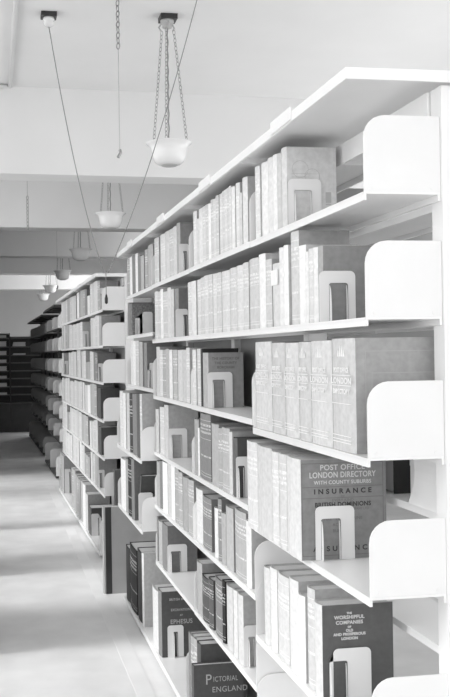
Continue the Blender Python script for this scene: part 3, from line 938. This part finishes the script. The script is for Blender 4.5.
# dark tall volume by the cross aisle end of the second bookcase
bm, pg = book_mesh(.05, .66, .055)
dv = obj('map_case', bm, M_PLAIN)
dv.color = (.12, .12, .12, 1)
obj('pages', pg, M_PAPER, dv)
dv.location = (.87, 6.76, .0)
tag(dv, 'tall dark narrow map case standing upright against the end of the second bookcase', 'map case')

# white wrapped papers on top of the black volumes' neighbour
bm = bmesh.new()
for q in range(6):
    box(bm, (.79 + .003 * (q % 2), 4.575 + .01 * (q % 3), BASE_TOP + .0005 + .062 * q), (.97 - .004 * (q % 3), 4.71 - .003 * q if q < 5 else 4.70, BASE_TOP + .0005 + .062 * (q + 1) - .001))
# (built only if the space is free)
bm.free()

# far side of the first bookcase, seen through the gaps of the end bay
ZO = EYE - .41 + .019
pm = bmesh.new()
n = 8
pts = [(.0 + .018 * math.sin(PI * k / n), .165 * k / n) for k in range(n + 1)]
prism(pm, pts + [(p[0] + .006, p[1]) for p in pts[::-1]], 'y', 0, .19)
pa = obj('pamphlet', pm, M_LABEL)
pa.location = (1.046, 2.06, ZO + .0005)
tag(pa, 'limp white pamphlet bowed upright behind the printed directory', 'pamphlet')
for k in range(4):
    bm, pg = book_mesh(.07, .20, .14)
    o = obj('book', bm, M_PLAIN)
    obj('pages', pg, M_PAPER, o)
    o.color = (.02, .02, .02, 1)
    o.location = (1.215, 2.40 + .075 * k + .07, ZO + .0006)
    o.rotation_euler = (0, 0, PI)
    tag(o, 'black book seen through the gap right of the directory, %s behind' % ('foremost', 'second', 'third', 'fourth')[k], 'book', 'black books on the hidden side')
bm = bmesh.new()
box(bm, (0, 0, 0), (.12, .16, .085))
pb = obj('pamphlet_box', bm, M_STEEL)
bm = bmesh.new()
box(bm, (-.001, -.001, .085), (.121, .161, .1))
obj('lid', bm, M_STEEL, pb)
pb.location = (1.09, 2.17, ZO + .0005)
tag(pb, 'low white box on the hidden side shelf, seen between the middle brackets', 'box')

# ------------------------------------------------------------------ lamps and cords
RIM = EYE + 1.505


def chain_mesh(name, a, b, parent, link=.036, wire=.0022):
    a, b = Vector(a), Vector(b)
    d = (b - a)
    n = max(2, int(d.length / (link * .78)))
    ax = d.normalized()
    s = ax.orthogonal().normalized()
    t = ax.cross(s)
    bm = bmesh.new()
    for k in range(n):
        c = a + d * ((k + .5) / n)
        u = s if k % 2 else t
        pts = [c + ax * (link / 2 * math.cos(q)) + u * (link * .28 * math.sin(q)) for q in [2 * PI * i / 10 for i in range(11)]]
        tube(bm, pts, wire, 4)
    return obj(name, bm, M_CHAIN, parent)


def lamp(y):
    L = empty('pendant_lamp', (1.28, y, RIM))
    top = CZ - RIM
    bm = bmesh.new()
    prof = [(.003, -.156), (.055, -.156), (.085, -.148), (.106, -.130), (.119, -.100), (.126, -.065), (.132, -.035), (.145, -.014), (.162, -.003), (.166, .003), (.160, .006),
            (.142, -.006), (.127, -.030), (.121, -.065), (.113, -.098), (.100, -.124), (.08, -.140), (.05, -.148), (.003, -.148)]
    lathe(bm, prof, 40)
    obj('bowl', bm, M_GLASS, L, smooth=True)
    bm = bmesh.new()
    lathe(bm, [(.003, -.164), (.05, -.162), (.062, -.1565), (.003, -.1555)], 24)
    obj('bowl_cap', bm, M_CORD_PALE, L, smooth=True)
    bm = bmesh.new()
    box(bm, (-.055, -.06, top - .035), (.065, .06, top - .0005))
    mt = obj('ceiling_plate', bm, M_BLACK, L)
    bm = bmesh.new()
    lathe(bm, [(.05, top - .035), (.05, top - .05), (.035, top - .06), (.035, top - .085), (.02, top - .09), (.003, top - .09)], 16)
    for k in range(3):
        q = 2 * PI * k / 3 + .5
        tube(bm, [(.04 * math.cos(q), .04 * math.sin(q), top - .045), (.065 * math.cos(q), .065 * math.sin(q), top - .075), (.05 * math.cos(q), .05 * math.sin(q), top - .1)], .006, 6)
    obj('hook_rose', bm, M_CORD_PALE, mt)
    for k in range(3):
        q = 2 * PI * k / 3 + .2
        chain_mesh('chain', (.05 * math.cos(q), .05 * math.sin(q), top - .1), (.142 * math.cos(q), .142 * math.sin(q), .002), L)
    bm = bmesh.new()
    k = int(top * 60)
    tube(bm, [(.0025 * math.cos(i), .0025 * math.sin(i), top - .09 - (top - .03) * i / k) for i in range(k + 1)], .0055, 6)
    obj('cord', bm, M_CORD, L)
    bm = bmesh.new()
    lathe(bm, [(.003, -.11), (.03, -.10), (.035, -.06), (.022, -.02), (.02, .03), (.003, .032)], 16)
    obj('lamp_holder', bm, M_CERAMIC, L, smooth=True)
    return L


def copy_tree(o):
    c = o.copy()
    COL.objects.link(c)
    for ch in list(o.children):
        k = copy_tree(ch)
        k.parent = c
    return c


L0 = lamp(6.58)
LY = [6.58, 9.91, 13.3, 16.7, 20.2, 23.0]
WHICH = ['largest white glass bowl lamp on three chains, hanging above the first bookcase',
         'second white glass bowl lamp along the ceiling, hanging just past the first beam',
         'third bowl lamp along the row, framed against the second shaded ceiling bay',
         'fourth bowl lamp along the row, above the cross aisle end of the second bookcase',
         'fifth bowl lamp along the row, small against the bright far beam',
         'smallest bowl lamp, last of the row, against the far wall']
for k, y in enumerate(LY):
    o = L0 if k == 0 else copy_tree(L0)
    o.location.y = y
    tag(o, WHICH[k], 'lamp', 'pendant bowl lamps')


def cable(name, a, b, sag, r, label, mat):
    a, b = Vector(a), Vector(b)
    pts = [a.lerp(b, k / 24) - Vector((0, 0, sag * 4 * (k / 24) * (1 - k / 24))) for k in range(25)]
    bm = bmesh.new()
    tube(bm, pts, r, 6)
    o = obj(name, bm, mat, smooth=True)
    return tag(o, label, 'cable')


PB = Vector((.85, 6.9, EYE + .60))
rose = empty('ceiling_rose', (.437, 6.63, CZ))
bm = bmesh.new()
box(bm, (-.055, -.05, -.03), (.055, .05, -.0005))
obj('mounting_plate', bm, M_BLACK, rose)
bm = bmesh.new()
lathe(bm, [(.038, -.03), (.042, -.05), (.032, -.058), (.034, -.085), (.02, -.095), (.003, -.095)], 20)
obj('rose_cap', bm, M_CERAMIC, rose, smooth=True)
tag(rose, 'small ceiling rose on a black plate with a slanting cable', 'ceiling rose')
cable('cable', (.437, 6.63, CZ - .09), PB + Vector((-.01, 0, .0)), .17, .0035, 'dark cable slanting from the small ceiling rose down to the second bookcase', M_CORD)
cable('cable', (1.370, 5.793, CZ - .003), PB + Vector((.012, 0, 0)), .14, .0032, 'thin cable slanting in front of the largest bowl lamp down to the second bookcase', M_CORD)

pc = empty('light_pull', (.836, 6.785, EYE + .605))
bm = bmesh.new()
tube(bm, [(.014, .115, .003), (.005, .022, .008), (0, -.0, -.01), (0, 0, -.165)], .003, 6)
obj('cord', bm, M_CORD, pc)
bm = bmesh.new()
lathe(bm, [(.003, -.235), (.011, -.228), (.012, -.195), (.006, -.168), (.003, -.163)], 12)
obj('weight', bm, M_BLACK, pc, smooth=True)
tag(pc, 'short cord with a small black weight hanging over the second bookcase end', 'pull cord')


def pull(x, y, ztop, zc0, zc1, zend, label):
    o = empty('pull_chain', (x, y, ztop))
    chain_mesh('chain', (0, 0, zc0 - ztop), (0, 0, zc1 - ztop), o, .045, .004)
    bm = bmesh.new()
    if zc0 < ztop - .01:
        tube(bm, [(0, 0, 0), (0, 0, zc0 - ztop)], .0035, 6)
    if zend < zc1:
        tube(bm, [(0, 0, zc1 - ztop), (0, 0, zend - ztop)], .0025, 6)
        obj('cord', bm, M_CORD_PALE, o)
        bm = bmesh.new()
        tube(bm, [(0, 0, zend - ztop), (.006, 0, zend - ztop - .02), (-.012, 0, zend - ztop - .055)], .011, 8)
        obj('toggle', bm, M_CHAIN, o)
    else:
        obj('cord', bm, M_CORD_PALE, o)
    tag(o, label, 'pull chain')


pull(.888, 6.33, CZ, CZ - .001, EYE + 2.09, EYE + 1.40, 'pull chain with a thin cord and toggle, hanging beside the largest bowl lamp')
pull(.40, 9.9, CZ, EYE + 1.68, EYE + 1.33, EYE + 1.33, 'pull chain hanging past the first beam above the aisle')
pull(.95, 13.4, CZ, EYE + 2.3, EYE + 2.2, EYE + 1.0, 'faint thin pull cord hanging beside the third bowl lamp')

# ------------------------------------------------------------------ lettering as mesh
bpy.context.view_layer.update()
dg = bpy.context.evaluated_depsgraph_get()
for lo in [q for q in bpy.data.objects if q.type == 'FONT']:
    me = bpy.data.meshes.new_from_object(lo.evaluated_get(dg))
    no = bpy.data.objects.new('lettering', me)
    COL.objects.link(no)
    no.parent = lo.parent
    no.location, no.rotation_euler, no.scale = lo.location.copy(), lo.rotation_euler.copy(), lo.scale.copy()
    bpy.data.objects.remove(lo)
for no in [q for q in bpy.data.objects if q.name.startswith('lettering')]:
    no.name = 'lettering'
